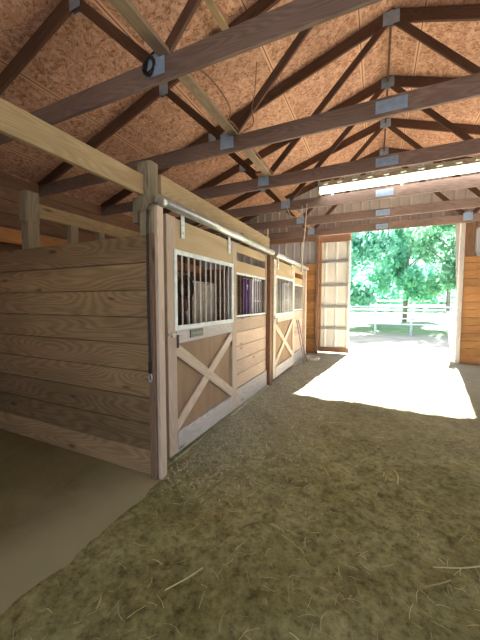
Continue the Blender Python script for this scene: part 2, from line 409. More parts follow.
# gable end: ribbed sheet above and beside the doorway
b = MB()
ribbed(b, (-5.45, YE+.10, 0), (1, 0, 0), 0, 11.07, lambda s: 3.44 if -5.45+s > DX0-.06 and -5.45+s < DX1+.06 else 0.0, lambda s: zr(-5.45+s), (0, -1, 0))
struct(b.build('wall_far', 'metal'))
b = MB(); ribbed(b, (-5.45, -4.1, 0), (0, 1, 0), 0, 12.9, lambda s: 0, lambda s: zr(-5.45), (1, 0, 0)); struct(b.build('wall_left', 'metal'))
b = MB(); z = 2.06
while z < 3.5:
    b.box(-5.42, -5.385, -4.0, 8.6, z, z+.205, 'y', .005); z += .21
struct(b.build('wall_left_shade_boards', 'darkpost'))  # dark boards added over the sheet metal, shade put in as colour
b = MB(); ribbed(b, (5.62, -4.1, 0), (0, 1, 0), 0, 12.9, lambda s: 0, lambda s: .95 if s > 5.2 else 3.16, (-1, 0, 0)); ribbed(b, (5.62, -4.1, 0), (0, 1, 0), 0, 12.9, lambda s: 3.15, lambda s: zr(5.62), (-1, 0, 0)); struct(b.build('wall_right', 'metal'))  # the open stretch is added to let daylight in from the side
b = MB(); ribbed(b, (-5.45, -4.12, 0), (1, 0, 0), 0, 11.07, lambda s: 3.34 if -5.45+s > -1.6 else 0.0, lambda s: zr(-5.45+s), (0, 1, 0)); struct(b.build('wall_near', 'metal'))  # the wide opening here is added for its daylight
# boards on the gable wall
def planks(mb, axis, a0, a1, z0, z1, h, off, t=.035, gap=.004):
    z = z0
    while z < z1-.02:
        zt = min(z+h, z1)
        if axis == 'x': mb.box(a0, a1, off, off+t, z+gap/2, zt-gap/2, 'x', .005)
        else: mb.box(off, off+t, a0, a1, z+gap/2, zt-gap/2, 'y', .005)
        z = zt
b = MB(); planks(b, 'x', -5.4, DX0-.07, 0, 2.55, .185, YE-.01); planks(b, 'x', DX1+.09, 5.55, 0, 2.55, .185, YE-.01)
struct(b.build('wall_far_boards', 'orange'))
# doorway frame and girt
b = MB(); b.box(DX0-.07, DX0, YE-.06, YE+.07, -.03, 3.40); struct(b.build('trim_1', 'brown'))
b = MB(); b.box(DX1, DX1+.09, YE-.06, YE+.07, -.03, 3.40); struct(b.build('trim_2', 'grey'))
b = MB(); b.box(DX0, DX1, YE-.04, YE+.08, 3.36, 3.44); struct(b.build('trim_3', 'brown'))
b = MB(); b.box(DX1+.09, DX1+.28, YE-.05, YE-.01, 2.55, 3.33); struct(b.build('trim_4', 'darkpost'))
b = MB(); b.box(-5.4, DX0-.10, YE-.04, YE-.0, 3.20, 3.32); b.box(DX1+.32, 5.55, YE-.04, YE-.0, 3.20, 3.32); struct(b.build('trim_5', 'brown'))
b = MB(); b.box(DX1+.32, 5.55, YE-.03, YE+.0, 2.55, 2.63); struct(b.build('trim_6', 'leafdoor_girt'))

# ------------------------------------------------------------------ roof trusses
K = .847
TY = [2.09+1.296*i for i in range(6)]; TY[5] = 8.585
CB, CH = 3.318, .185
def make_truss():
    y = TY[1]
    root = empty('roof_truss', (0, y, CB), None, 'roof truss', 'roof trusses over the aisle')
    t = .038
    HS = 5.5
    xl, xr = EX-HS, EX+HS
    m_ = MB(); m_.beam((xl, y, CB+CH/2), (EX, y, CB+CH/2), CH, t); m_.beam((EX, y, CB+CH/2), (xr, y, CB+CH/2), CH, t); m_.build('bottom_chord', 'truss', root, (0, y, CB))
    for s in (-1, 1):
        xe = EX+s*HS; n = .155
        c = n/2*math.sqrt(1+SL*SL)
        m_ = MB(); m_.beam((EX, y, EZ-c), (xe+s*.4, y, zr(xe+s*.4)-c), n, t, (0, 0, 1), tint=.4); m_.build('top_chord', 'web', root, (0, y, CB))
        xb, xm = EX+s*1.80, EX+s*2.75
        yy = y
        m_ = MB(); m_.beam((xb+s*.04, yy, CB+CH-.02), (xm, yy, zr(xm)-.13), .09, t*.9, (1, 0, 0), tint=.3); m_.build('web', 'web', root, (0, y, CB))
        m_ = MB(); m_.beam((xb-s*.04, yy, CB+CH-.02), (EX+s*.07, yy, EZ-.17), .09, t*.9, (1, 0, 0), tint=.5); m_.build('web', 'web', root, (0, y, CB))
        m_ = MB()
        for f in (-1, 1): m_.box(xb-.09, xb+.09, y+f*.021-.0015, y+f*.021+.0015, CB+.05, CB+CH+.05, 'x', .0005)
        m_.build('nail_plate', 'plateblue', root, (0, y, CB))
        m_ = MB()
        for f in (-1, 1): m_.box(xm-.07, xm+.07, y+f*.021-.0015, y+f*.021+.0015, zr(xm)-.21, zr(xm)-.06, 'x', .0005)
        m_.build('nail_plate', 'plate', root, (0, y, CB))
    m_ = MB()
    for f in (-1, 1): m_.box(EX-.14, EX+.14, y+f*.021-.0015, y+f*.021+.0015, CB+.035, CB+CH-.03, 'x', .0005)
    m_.build('splice_plate', 'plateblue', root, (0, y, CB))
    m_ = MB()
    for f in (-1, 1): m_.box(EX-.10, EX+.10, y+f*.021-.0015, y+f*.021+.0015, EZ-.20, EZ-.03, 'x', .0005)
    m_.build('apex_plate', 'plate', root, (0, y, CB))
    return root
t0 = make_truss()
t0['label'] = 'brown timber roof truss passing just behind the tall stall post, second from the camera'
for yy, lb in ((TY[0], 'closest brown timber roof truss, with the black cable coil on its plate'),
               (TY[2], 'brown timber roof truss just before the light fixture, third from the camera'),
               (TY[3], 'brown timber roof truss that carries the fluorescent light fixture'),
               (TY[4], 'brown timber roof truss between the light fixture and the gable wall'),
               (TY[5], 'brown timber roof truss standing against the gable wall over the open doorway')):
    c = copy_tree(t0); c.location.y = yy; c['label'] = lb
for i in range(2, 5):
    y0, y1 = TY[i]+.03, TY[i+1]-.03
    b = MB(); b.beam((EX, y0, EZ-.07), (EX, y1, EZ-.07), .09, .03, tint=.1)
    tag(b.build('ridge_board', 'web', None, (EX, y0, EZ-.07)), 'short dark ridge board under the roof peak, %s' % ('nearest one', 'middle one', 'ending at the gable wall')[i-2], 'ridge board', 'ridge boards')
# lengthwise brace lying on the bottom chords
zb = CB+CH+.021
b = MB(); b.beam((-1.63, .85, zb), (-1.63, 4.9, zb), .105, .038, (1, 0, 0), tint=.6)
tag(b.build('brace_board', 'brace'), 'long pale brace board lying across the truss chords above the stall fronts', 'brace board')
b = MB(); b.beam((-1.74, 4.5, zb), (-1.74, 8.55, zb), .105, .038, (1, 0, 0), tint=.5)
tag(b.build('brace_board', 'brown'), 'brown brace board on the truss chords running on to the gable wall', 'brace board')
b = MB(); b.beam((-1.70, 2.15, 4.665), (-1.68, 3.36, 4.665), .08, .038, (1, 0, 0), tint=1)
tag(b.build('brace_board', 'pine'), 'short yellow brace board high under the roof at the top edge', 'brace board')

# ------------------------------------------------------------------ stall posts, headers, partition
def post_obj(name, x0, x1, y0, y1, z1, notch, label, mat='post'):
    b = MB()
    b.box(x0+.01, x1-.0, y0+.008, y1-.008, 0, z1-notch, 'z', .006, .5)
    b.box(x0-.006, x1+.006, y0-.004, y1+.004, z1-notch, z1, 'z', .018, .5)
    return tag(b.build(name, mat, None, (x0, y0, 0)), label, 'post')
post_obj('stall_post', -1.865, -1.728, 1.985, 2.095, 2.66, .40, 'weathered tall timber post at the front corner where the board partition ends')
post_obj('stall_post', -3.56, -3.42, 2.0, 2.14, 2.68, .32, 'weathered timber post rising behind the dark end of the board partition')
b = MB(); b.box(-1.925, -1.872, 1.99, 2.07, 2.17, 2.38, 'z')
tag(b.build('header_block', 'post', None, (-1.90, 2.03, 2.17)), 'small wood block nailed beside the tall front post under the beam', 'wood block')
b = MB(); b.box(-1.83, -1.79, -1.55, 1.98, 2.385, 2.55, 'y', .004, .9)
tag(b.build('header_beam', 'pine'), 'pale timber header beam over the open wash bay, running into the tall front post', 'beam')
b = MB(); b.box(-1.745, -1.705, 2.10, 4.96, 2.375, 2.585, 'y', .004, .9)
tag(b.build('header_beam', 'pine'), 'pale timber header beam above the door rail of the first stall', 'beam')
b = MB(); b.box(-3.47, -3.43, 2.14, 4.96, 2.42, 2.575, 'y', .004, .35)
tag(b.build('header_beam', 'pine'), 'dim timber beam running back from the rear post above the partition', 'beam')
b = MB(); b.box(-5.24, -5.2, 2.0, 8.5, 2.40, 2.62, 'y', .004, .8)
tag(b.build('header_beam', 'orange'), 'orange timber board along the back of the stalls, low behind the rear post', 'beam')
for y, lb in ((2.55, 'short stub block under the dim rear beam, closer to the rear post'), (2.95, 'short stub block under the dim rear beam, closer to the tall front post')):
    b = MB(); b.box(-3.49, -3.41, y-.05, y+.05, 2.05, 2.42, 'z', .003, .3)
    tag(b.build('beam_stub', 'post', None, (-3.45, y, 2.05)), lb, 'wood block', 'stubs under the rear beam')
# inner cross rail that carries the stubs (top board of the mid partition)
b = MB(); planks(b, 'y', 2.14, 4.96, .0, 2.05, .2, -5.24, .04)
struct(b.build('wall_stall_back', 'partition'))
b = MB(); planks(b, 'y', 5.04, 8.5, .0, 2.05, .2, -5.24, .04)
struct(b.build('wall_stall_back', 'partition'))
b = MB(); b.box(-3.49, -3.41, 2.15, 4.96, 1.96, 2.05, 'y', .003, .3)
tag(b.build('support_rail', 'post'), 'dim rail running back behind the partition top, carrying the stub blocks', 'rail')
root = empty('stall_partition', (-3.4, 1.95, 0), 'wide wall of brown horizontal boards between the wash bay and the first stall', 'partition')
b = MB(); planks(b, 'x', -5.2, -1.665, -.02, 2.05, .23, 1.945, .038); b.build('boards', 'partition', root)
b = MB(); b.box(-1.72, -1.655, 1.918, 1.944, -.02, 2.05, 'z'); tag(b.build('end_trim', 'trim', root), 'reddish vertical end trim')
root = empty('stall_partition', (-3.4, -1.55, 0), 'unseen board partition added to darken the wash bay from its near side', 'partition')
b = MB(); planks(b, 'x', -5.2, -1.70, -.02, 3.30, .2255, -1.60, .038); b.build('boards', 'partition', root)  # added out of view, full height, to block rear light from the bay
b = MB(); b.box(-1.775, -1.70, -1.63, -1.53, -.02, 2.53, 'z'); b.build('end_post', 'post', root)
# corner jamb on the aisle side
b = MB(); b.box(-1.655, -1.622, 1.942, 2.02, -.02, 2.27, 'z', .004, .8)
tag(b.build('corner_jamb', 'door', None, (-1.63, 2.02, 0)), 'pale upright jamb board at the partition corner next to the first stall door', 'jamb')
# second partition inside, between the stalls
for y, lb in ((5.0, 'board partition between the first and second stall, seen through the bars'), (8.15, 'board partition closing the second stall toward the gable wall')):
    b = MB(); planks(b, 'x', -5.2, -1.80, .0, 2.05, .2255, y, .038); tag(b.build('stall_partition', 'partition', None), lb, 'partition')

# ------------------------------------------------------------------ stall doors
XF = -1.68
def grille(root, y0, y1, z0, z1, n, x, bar='bar', frame=True, r=.008):
    g = MB()
    if frame:
        w = .045
        g.box(x-.012, x+.012, y0, y0+w, z0, z1, 'z'); g.box(x-.012, x+.012, y1-w, y1, z0, z1, 'z')
        g.box(x-.012, x+.012, y0+w, y1-w, z0, z0+w, 'y'); g.box(x-.012, x+.012, y0+w, y1-w, z1-w, z1, 'y')
        ya, yb = y0+w, y1-w
    else:
        g.box(x-.02, x+.02, y0, y1, z0, z0+.03, 'y'); g.box(x-.02, x+.02, y0, y1, z1-.03, z1, 'y'); ya, yb = y0, y1
    go = g.build('grille', 'white', root)
    for i in range(n):
        y = ya+(yb-ya)*(i+.8)/(n+.6); bb = MB(); bb.tube([(x, y, z0+.03), (x, y, z1-.03)], r, 8); 
        o = bb.build('bar', bar, None); o.parent = go; o.location = (0, 0, 0)
    return go
def stall_door(y0, y1, label, plaque, latchy, nbar):
    x0, x1 = XF-.05, XF
    root = empty('stall_door', (XF, (y0+y1)/2, .06), label, 'stall door', 'sliding stall doors')
    sw = .13
    b = MB(); b.box(x0, x1, y0, y0+sw, .06, 2.26, 'z'); b.build('stile', 'door', root)
    b = MB(); b.box(x0, x1, y1-sw, y1, .06, 2.26, 'z'); b.build('stile', 'door', root)
    b = MB(); b.box(x0, x1+.004, y0+sw, y1-sw, .06, .26, 'y'); b.build('bottom_rail', 'grey', root)
    b = MB(); b.box(x0, x1+.002, y0+sw, y1-sw, 1.10, 1.235, 'y'); b.build('middle_rail', 'grey', root)
    b = MB(); b.box(x0+.005, x1-.006, y0+sw, y1-sw, 1.96, 2.255, 'y'); b.build('top_panel', 'toppanel', root)
    b = MB(); b.box(x0+.004, x0+.02, y0+sw, y1-sw, .255, 1.105, 'z', .001); b.build('panel', 'ply', root)
    ya, yb, za, zb = y0+sw, y1-sw, .26, 1.10; bw = .105
    xm = x1-.014
    d = Vector((0, yb-ya, zb-za)).normalized(); e = .028
    b = MB(); b.beam((xm, ya-.03, zb-e), (xm, yb+.03, za+e), bw, .024, (0, 0, 1)); b.build('brace', 'door', root)
    b = MB(); b.beam((xm-.001, ya-.03, za+e), (xm-.001, yb+.03, zb-e), bw, .022, (0, 0, 1)); b.build('brace', 'door', root)
    grille(root, y0+.10, y1-.10, 1.225, 1.975, nbar, x1-.006)
    for yy in (y0+.24, y1-.22):
        b = MB(); b.box(x1+.001, x1+.007, yy-.028, yy+.028, 2.09, 2.30, 'z'); b.tube([(x1+.004, yy, 2.14), (x1+.018, yy, 2.14)], .012); b.tube([(x1+.004, yy, 2.21), (x1+.018, yy, 2.21)], .012)
        b.build('hanger', 'white', root)
    b = MB(); b.tube([(x1, y0+.05, 1.19), (x1+.03, y0+.05, 1.19)], .018); b.tube([(x1+.025, y0-.03, 1.20), (x1+.025, y0+.12, 1.19)], .008)
    lt = b.build('latch', 'galv', root)
    b = MB(); b.box(x1+.03, x1+.038, y0+.085, y0+.115, 1.07, 1.19, 'z', .002)
    st = b.build('strap', 'halter', None); st.parent = lt; st.location = (0, 0, 0)
    if plaque:
        b = MB(); b.box(x1+.003, x1+.012, y0+.34, y0+.58, 1.135, 1.215, 'y', .004); pq = b.build('name_plate', 'plaque', root); tag(pq, 'small dark name plate')
        b = MB(); q = y0+.37
        for wv in (.02, .016, .022, .018, .02, .016, .02):
            b.box(x1+.0125, x1+.0145, q, q+wv, 1.166, 1.186, 'z', .0004); q += wv+.007
        o = b.build('lettering', 'letter', None); o.parent = pq; o.location = (0, 0, 0)
    return root
stall_door(2.13, 3.57, 'wooden sliding stall door with white barred window, crossbuck and dark name plate', True, 0, 10)
stall_door(5.14, 6.66, 'farther wooden sliding stall door with crossbuck, next to the dark brown post', False, 0, 11)
def rail(y0, y1, label):
    root = empty('door_rail', (-1.64, y0, 2.33), label, 'door rail', 'sliding door rails')
    x = -1.632; z = 2.325
    b = MB(); b.tube([(x, y0, z), (x, y1, z)], .042, 14); b.build('track', 'galv', root)
    b = MB(); b.tube([(x, y0-.012, z), (x, y0+.05, z)], .046, 14); b.build('end_cap', 'galv', root)
    n = 3
    for i in range(n):
        y = y0+.5+(y1-y0-.9)*i/(n-1); b = MB(); b.box(-1.705, -1.64, y-.025, y+.025, z+.02, z+.06, 'x'); b.build('bracket', 'galv', root)
    return root
rail(1.995, 4.93, 'galvanized round door rail above the first stall door, chain hanging at its end')
rail(5.10, 7.78, 'galvanized round door rail above the farther stall door')

# ------------------------------------------------------------------ fixed stall fronts
def stall_front(y0, y1, label, nb, bar):
    x0, x1 = -1.80, -1.765
    root = empty('stall_facade', (x1, (y0+y1)/2, 0), label, 'stall front', 'fixed stall fronts')
    b = MB(); planks(b, 'y', y0, y1, .26, 1.27, .2, x0, x1-x0); b.build('lower_boards', 'front', root)
    b = MB(); b.box(x0, x1+.02, y0, y1, -.03, .26, 'y'); tag(b.build('skirt_board', 'grey', root), 'washed grey skirt board')
    grille(root, y0, y1, 1.27, 1.90, nb, -1.78, bar, False, .006)
    b = MB(); b.box(x0, x1, y0, y1, 1.90, 2.06, 'y'); b.build('rail_board', 'toppanel', root)
    b = MB(); b.box(x0, x1, y0, y1, 2.18, 2.30, 'y'); b.build('top_board', 'toppanel', root)
    b = MB(); b.box(x0, x1+.01, y0, y0+.05, 1.27, 2.3, 'z'); b.build('end_stile', 'door', root)
    b = MB(); b.box(x0, x1+.01, y1-.05, y1, 1.27, 2.3, 'z'); b.build('end_stile', 'door', root)
stall_front(3.5, 4.97, 'fixed stall front of pale boards and bars with purple cloth behind, between the two doors', 13, 'barbrown')
stall_front(6.62, 7.86, 'fixed stall front of pale boards and bars at the far end by the gable wall', 11, 'bar')
for y0, y1, z1, mat, lb in ((4.975, 5.09, 2.30, 'darkpost', 'dark brown post between the first stall front and the farther door'), (7.87, 7.98, 2.30, 'door', 'pale end post of the stall row by the orange boards')):
    b = MB(); b.box(-1.80, -1.69, y0, y1, -.03, z1, 'z', .004); tag(b.build('stall_post', mat, None, (-1.75, (y0+y1)/2, 0)), lb, 'post')
for x, y, z0, z1, lb in ((-1.733, 4.93, 2.585, 2.74, 'short upright stick on the end of the header beam'), (-1.788, 6.2, 2.36, 2.66, 'short yellow stick standing above the farther door rail')):
    b = MB(); b.box(x-.011, x+.011, y-.02, y+.02, z0, z1, 'z'); tag(b.build('wood_stick', 'toppanel', None, (x, y, z0)), lb, 'stick')
b = MB(); b.box(-1.80, -1.765, 5.1, 7.86, 2.305, 2.36, 'y'); tag(b.build('top_plate', 'toppanel'), 'thin pale board along the top of the farther stall front', 'board')

# ------------------------------------------------------------------ chain on the front post
root = empty('stall_chain', (-1.64, 1.90, .82), 'dark chain with a bright snap hanging down the partition end', 'chain')
b = MB(); pts = []
ax, ay = -1.69, 1.905
z = 2.30; k = 0
def link(mb, c, axis, L_=.030, w=.011, r=.0042):
    q = []
    for i in range(10):
        a = 2*math.pi*i/10; h = math.sin(a)*w; v = math.cos(a)*L_*.62
        q.append(Vector(c)+Vector((h, 0, v) if axis else (0, h, v)))
    mb.tube(q, r, 5, True)
path = [(-1.64, 2.03, 2.31), (-1.66, 1.96, 2.29), (-1.685, 1.90, 2.24)]
zz = 2.22
while zz > .93:
    link(b, (ax+.006*math.sin(zz*3), ay, zz), k % 2); k += 1; zz -= .029
b.tube([(-1.655, 1.985, 2.30), (-1.665, 1.945, 2.295), (-1.68, 1.91, 2.26), (ax, ay, 2.21)], .007, 6)
b.build('chain', 'chain', root)
b = MB(); b.box(ax-.014, ax+.014, ay-.01, ay+.008, .90, 1.0, 'z', .004); b.build('grip', 'black', root)
b = MB(); q = [(ax+.017*math.sin(a), ay, .862+.036*math.cos(a)) for a in [i*2*math.pi/12 for i in range(12)]]
b.tube(q, .006, 6, True); b.tube([(ax, ay, .9), (ax, ay, .93)], .009); b.build('snap_hook', 'galv', root)

# ------------------------------------------------------------------ things inside the stalls
b = MB(); n = 14; x = -2.45
P = []
for i in range(n+1):
    y = 3.66+.62*i/n; w_ = .02*math.sin(i*1.9)
    P.append((x+w_, y))
for off in (0, .012):
    for (a, ya), (c, yc) in zip(P, P[1:]):
        f = [(a+off, ya, .92), (c+off, yc, .90), (c+off, yc, 1.77+.01*math.sin(yc*9)), (a+off, ya, 1.77+.01*math.sin(ya*9))]
        b.face(f if off else f[::-1], None, .5, False)
for i in range(n):
    (a, ya), (c, yc) = P[i], P[i+1]
    b.face([(a, ya, 1.77+.01*math.sin(ya*9)), (a+.012, ya, 1.77+.01*math.sin(ya*9)), (c+.012, yc, 1.77+.01*math.sin(yc*9)), (c, yc, 1.77+.01*math.sin(yc*9))])
root = empty('horse_blanket', (x, 3.97, .9), 'tan blanket hanging behind the bars of the first stall door', 'blanket')
b.build('cloth', 'tan', root)
b = MB(); b.tube([(x+.006, 3.58, 1.785), (x+.006, 4.36, 1.785)], .012); b.build('hanging_rod', 'galv', root)
for yy in (3.61, 4.33):
    b = MB(); b.tube([(x+.006, yy, 1.79), (x+.006, yy, 2.4), (-1.75, yy, 2.42)], .006, 6); b.build('cord', 'rope', root)
root = empty('horse_halter', (-2.2, 3.17, 1.3), 'dark halter with brown strap and white tie hanging at the first barred window', 'halter')
b = MB()
b.tube([(-1.747, 3.13, 2.44), (-2.2, 3.13, 2.36), (-2.2, 3.15, 1.80)], .007, 6)
b.tube([(-2.2+.05*math.sin(a), 3.17+.075*math.sin(a), 1.66+.15*math.cos(a)) for a in [i*2*math.pi/16 for i in range(16)]], .018, 8, True)
b.tube([(-2.2+.04*math.sin(a), 3.13+.06*math.sin(a), 1.66+.12*math.cos(a)) for a in [i*2*math.pi/16 for i in range(16)]], .022, 8, True)
b.build('loop', 'halter', root)
b = MB(); b.tube([(-2.2, 3.14, 1.52), (-2.19, 3.12, 1.44), (-2.2, 3.16, 1.38)], .022, 8); b.build('strap', 'red', root)
b = MB(); b.tube([(-2.2, 3.16, 1.40), (-2.2, 3.20, 1.30), (-2.2, 3.22, 1.18)], .022, 8); b.build('tie', 'whitecloth', root)
# purple cloth and the white wire racks
root = empty('purple_banner', (-1.95, 4.55, 1.25), 'purple cloth banner with a white mark behind the second barred front', 'banner')
b = MB()
for i in range(6):
    ya, yc = 4.38+.07*i, 4.38+.07*(i+1)
    b.box(-1.96+.008*(i % 2), -1.945+.008*(i % 2), ya, yc, 1.22, 1.86, 'z', .004)
b.build('cloth', 'purple', root)
b = MB(); b.box(-1.936, -1.932, 4.47, 4.55, 1.73, 1.77, 'y', .001); b.box(-1.936, -1.932, 4.51, 4.53, 1.68, 1.73, 'z', .001); b.build('white_mark', 'whitecloth', root)
b = MB(); b.tube([(-1.95, 4.37, 1.862), (-1.95, 4.81, 1.862)], .008, 6); b.build('hanging_rod', 'rope', root)
for yy in (4.40, 4.78):
    b = MB(); b.tube([(-1.95, yy, 1.862), (-1.95, yy, 2.2), (-1.801, yy, 2.22)], .005, 6); b.build('cord', 'rope', root)
def rack(y0, y1, z0, z1, x, xh, label, mat):
    root = empty('wire_rack', (x, (y0+y1)/2, z0), label, 'rack', 'white wire racks in the stalls')
    r = .05; b = MB(); q = []
    for cy, cz, a0 in ((y1-r, z1-r, 0), (y0+r, z1-r, 90), (y0+r, z0+r, 180), (y1-r, z0+r, 270)):
        for k in range(5):
            a = math.radians(a0+22.5*k); q.append((x, cy+r*math.cos(a), cz+r*math.sin(a)))
    b.tube(q, .024, 8, True); b.build('frame', mat, root)
    for i in range(1, 5):
        y = y0+(y1-y0)*i/5; b = MB(); b.tube([(x, y, z0), (x, y, z1)], .012, 6); b.build('upright', mat, root)
    b = MB(); zm = z0+(z1-z0)*.42; b.tube([(x, y0, zm), (x, y1, zm)], .01, 6); b.build('crossbar', mat, root)
    for yy in (y0+.1, y1-.1):
        b = MB(); b.tube([(x, yy, z1-.02), (x+.005, yy, z1+.05), (xh, yy, 2.04)], .007, 6); b.build('hook', mat, root)
rack(4.53, 4.97, 1.24, 1.86, -1.86, -1.808, 'white wire rack in front of the purple cloth banner', 'lilac')
rack(6.40, 6.92, 1.26, 1.88, -1.87, -1.808, 'white wire rack behind the farther stall door window', 'lilac')

# ------------------------------------------------------------------ cables
b = MB()
gx, gy = EX-1.80, TY[0]-.022
q = []
for i in range(46):
    a = i*.52; rr = .062+.010*math.sin(i*.9)
    q.append((gx-.05+rr*.8*math.cos(a), gy-.012-.0006*i, CB+.13+rr*1.1*math.sin(a)))
b.tube(q, .007, 6)
b.tube([(gx-.08, gy-.02, CB+.12), (gx-.06, gy-.02, CB+.2), (gx+.02, gy-.02, CB+.23)], .007, 6)
tag(b.build('cable_coil', 'black', None), 'small coil of black cable on the blue plate of the closest truss', 'cable coil')
def curve(pts, n=10):
    P = [Vector(p) for p in pts]; P = [2*P[0]-P[1]]+P+[2*P[-1]-P[-2]]; out = []
    for i in range(1, len(P)-2):
        for k in range(n):
            t = k/n; a, b_, c, d = P[i-1:i+3]
            out.append(.5*((2*b_)+(c-a)*t+(2*a-5*b_+4*c-d)*t*t+(3*b_-a-3*c+d)*t**3))
    return out+[P[-2]]
zc = CB+CH+.045
b = MB(); b.tube(curve([(-1.57, 2.2, zc), (-1.46, 2.5, zc+.02), (-1.40, 2.8, zc-.08), (-1.50, 3.0, zc-.1), (-1.558, 3.2, zc), (-1.558, 3.6, zc), (-1.558, 4.7, zc)]), .007, 6)
tag(b.build('power_cable', 'cable', None), 'brown power cable drooping beside the brace board between the first trusses', 'cable')
b = MB(); b.tube(curve([(-1.20, 3.05, zc+.45), (-1.27, 3.17, zc+.25), (-1.37, 3.33, zc+.18), (-1.36, 3.345, zc+.02), (-1.50, 3.345, CB+.18), (-1.6, 3.345, CB+.1)]), .006, 6)
tag(b.build('power_cable', 'cable', None), 'thin brown cable looping over the second truss plate', 'cable')
b = MB(); b.tube(curve([(-1.68, 5.94, CB+.08), (-1.61, 5.945, CB-.10), (-1.51, 5.95, CB-.15), (-1.41, 5.95, CB-.08), (-1.36, 5.95, CB+.05)]), .006, 6)
tag(b.build('power_cable', 'rope', None), 'pale cord loop drooping under the truss above the farther stall', 'cable')
b = MB(); b.tube([(-1.28, 5.945, CB+.08), (-1.30, 5.94, 3.0), (-1.34, 5.93, 2.55), (-1.36, 5.93, 2.15)], .010, 8); b.tube([(-1.36, 5.93, 2.17), (-1.36, 5.93, 2.08)], .02, 8)
tag(b.build('hanging_rope', 'rope', None), 'pale knotted rope hanging from the truss in front of the farther stall door', 'rope')

# ------------------------------------------------------------------ light fixture
root = empty('fluorescent_light', (.4, 5.88, 3.55), 'long fluorescent light fixture glowing under the roof before the doorway', 'light fixture')
lx0, lx1, ly, lz = -1.03, 1.75, TY[3]-.145, 3.545
b = MB(); b.box(lx0, lx1, ly-.05, ly+.05, lz+.10, lz+.16, 'x'); b.build('housing', 'reflector', root)
b = MB()
seg = 11; wseg = (lx1-lx0)/seg
for s in (-1, 1):
    for i in range(seg):
        xa, xb = lx0+i*wseg, lx0+(i+1)*wseg; g = wseg*.33
        P0 = lambda x, t: (x, ly+s*(.05+.07*t), lz+.13-.085*t)
        for (a, c, t0_, t1_) in ((xa, xb, .0, .2), (xa, xb, .48, 1.0), (xa, xa+g, .2, .48), (xb-g, xb, .2, .48)):
            b.face([P0(a, t0_), P0(c, t0_), P0(c, t1_), P0(a, t1_)])
b.build('reflector', 'reflector', root)
b = MB(); n = 8; prof = [(ly+.105*math.cos(math.pi*k/n), lz+.045-.085*math.sin(math.pi*k/n)) for k in range(n+1)]
for (ya, za), (yb, zb_) in zip(prof, prof[1:]): b.face([(lx0+.03, ya, za), (lx1-.03, ya, za), (lx1-.03, yb, zb_), (lx0+.03, yb, zb_)], None, .5, True)
b.build('diffuser', 'tube', root)
for x in (lx0, lx1-.03):
    b = MB(); b.box(x, x+.03, ly-.115, ly+.115, lz-.035, lz+.16, 'y'); b.build('end_cap', 'reflector', root)
for x in (-.8, .35, 1.5):
    b = MB(); b.box(x-.02, x+.02, ly+.03, TY[3]-.019, lz+.16, lz+.175, 'y', .002); b.box(x-.02, x+.02, TY[3]-.024, TY[3]-.019, CB+CH-.006, lz+.175, 'z', .001); b.build('hanger', 'galv', root)

# ------------------------------------------------------------------ sliding barn door leaf
root = empty('barn_door', (-1.1, YE+.2, .05), 'tall sliding barn door of white sheet metal with grey rails, partly closing the doorway', 'barn door')
lx0, lx1, ly = -2.5, -.67, YE+.14
b = MB(); ribbed(b, (lx0, ly+.055, 0), (1, 0, 0), 0, lx1-lx0, lambda s: .06, lambda s: 3.52, (0, -1, 0), .3, .015); b.build('sheet', 'leafmetal', root)
for z in (.72, 1.34, 1.95, 2.62):
    b = MB(); b.box(lx0+.1, lx1-.06, ly-.0, ly+.035, z-.035, z+.035, 'x'); b.build('girt', 'leafdoor_girt', root)
b = MB(); b.box(lx0, lx1, ly-.005, ly+.04, .03, .17, 'x'); b.build('bottom_rail', 'brown', root)
b = MB(); b.box(lx0, lx1, ly-.005, ly+.04, 3.16, 3.36, 'x'); b.build('top_rail', 'brown', root)
b = MB(); b.box(lx1-.06, lx1, ly-.005, ly+.065, .17, 3.16, 'z'); b.build('stile', 'white', root)
b = MB(); b.box(DX0+.0, DX0+.05, ly-.005, ly+.04, .17, 3.16, 'z'); b.build('stile', 'orange', root)
b = MB(); b.box(-3.0, 1.9, YE+.20, YE+.26, 3.50, 3.58, 'x'); tag(b.build('door_track', 'galv'), 'steel track above the doorway carrying the sliding barn door', 'door track')

# ------------------------------------------------------------------ small things at the end of the stalls
b = MB(); q = []
for i in range(60):
    a = i*.5; rr = .15+.02*math.sin(i*.7); q.append((-1.42+rr*math.cos(a), 7.55+rr*1.2*math.sin(a), .02+.0012*i))
b.tube(q, .012, 6); tag(b.build('hose_coil', 'rope', None), 'pale hose coiled on the dirt by the end of the stall row', 'hose')
for (ya, yb, lb) in ((6.95, 7.02, 'pale thin pole leaning on the far stall front, closer to the door'), (7.12, 7.28, 'pale thin pole leaning on the far stall front, above the coiled hose')):
    b = MB(); b.tube([(-1.70, ya, 1.05), (-1.52, yb, .0)], .014, 8); tag(b.build('leaning_pole', 'plank_white', None, (-1.52, yb, 0)), lb, 'pole', 'poles leaning on the far stall front')
b = MB(); b.beam((1.74, 9.35, 1.22), (1.90, 9.3, -.10), .13, .05, (1, 0, 0)); b.beam((1.86, 9.32, .42), (1.80, 9.3, -.10), .08, .04, (1, 0, 0))
tag(b.build('leaning_plank', 'plank_white', None), 'sun bleached plank leaning outside beside the doorway post', 'plank')

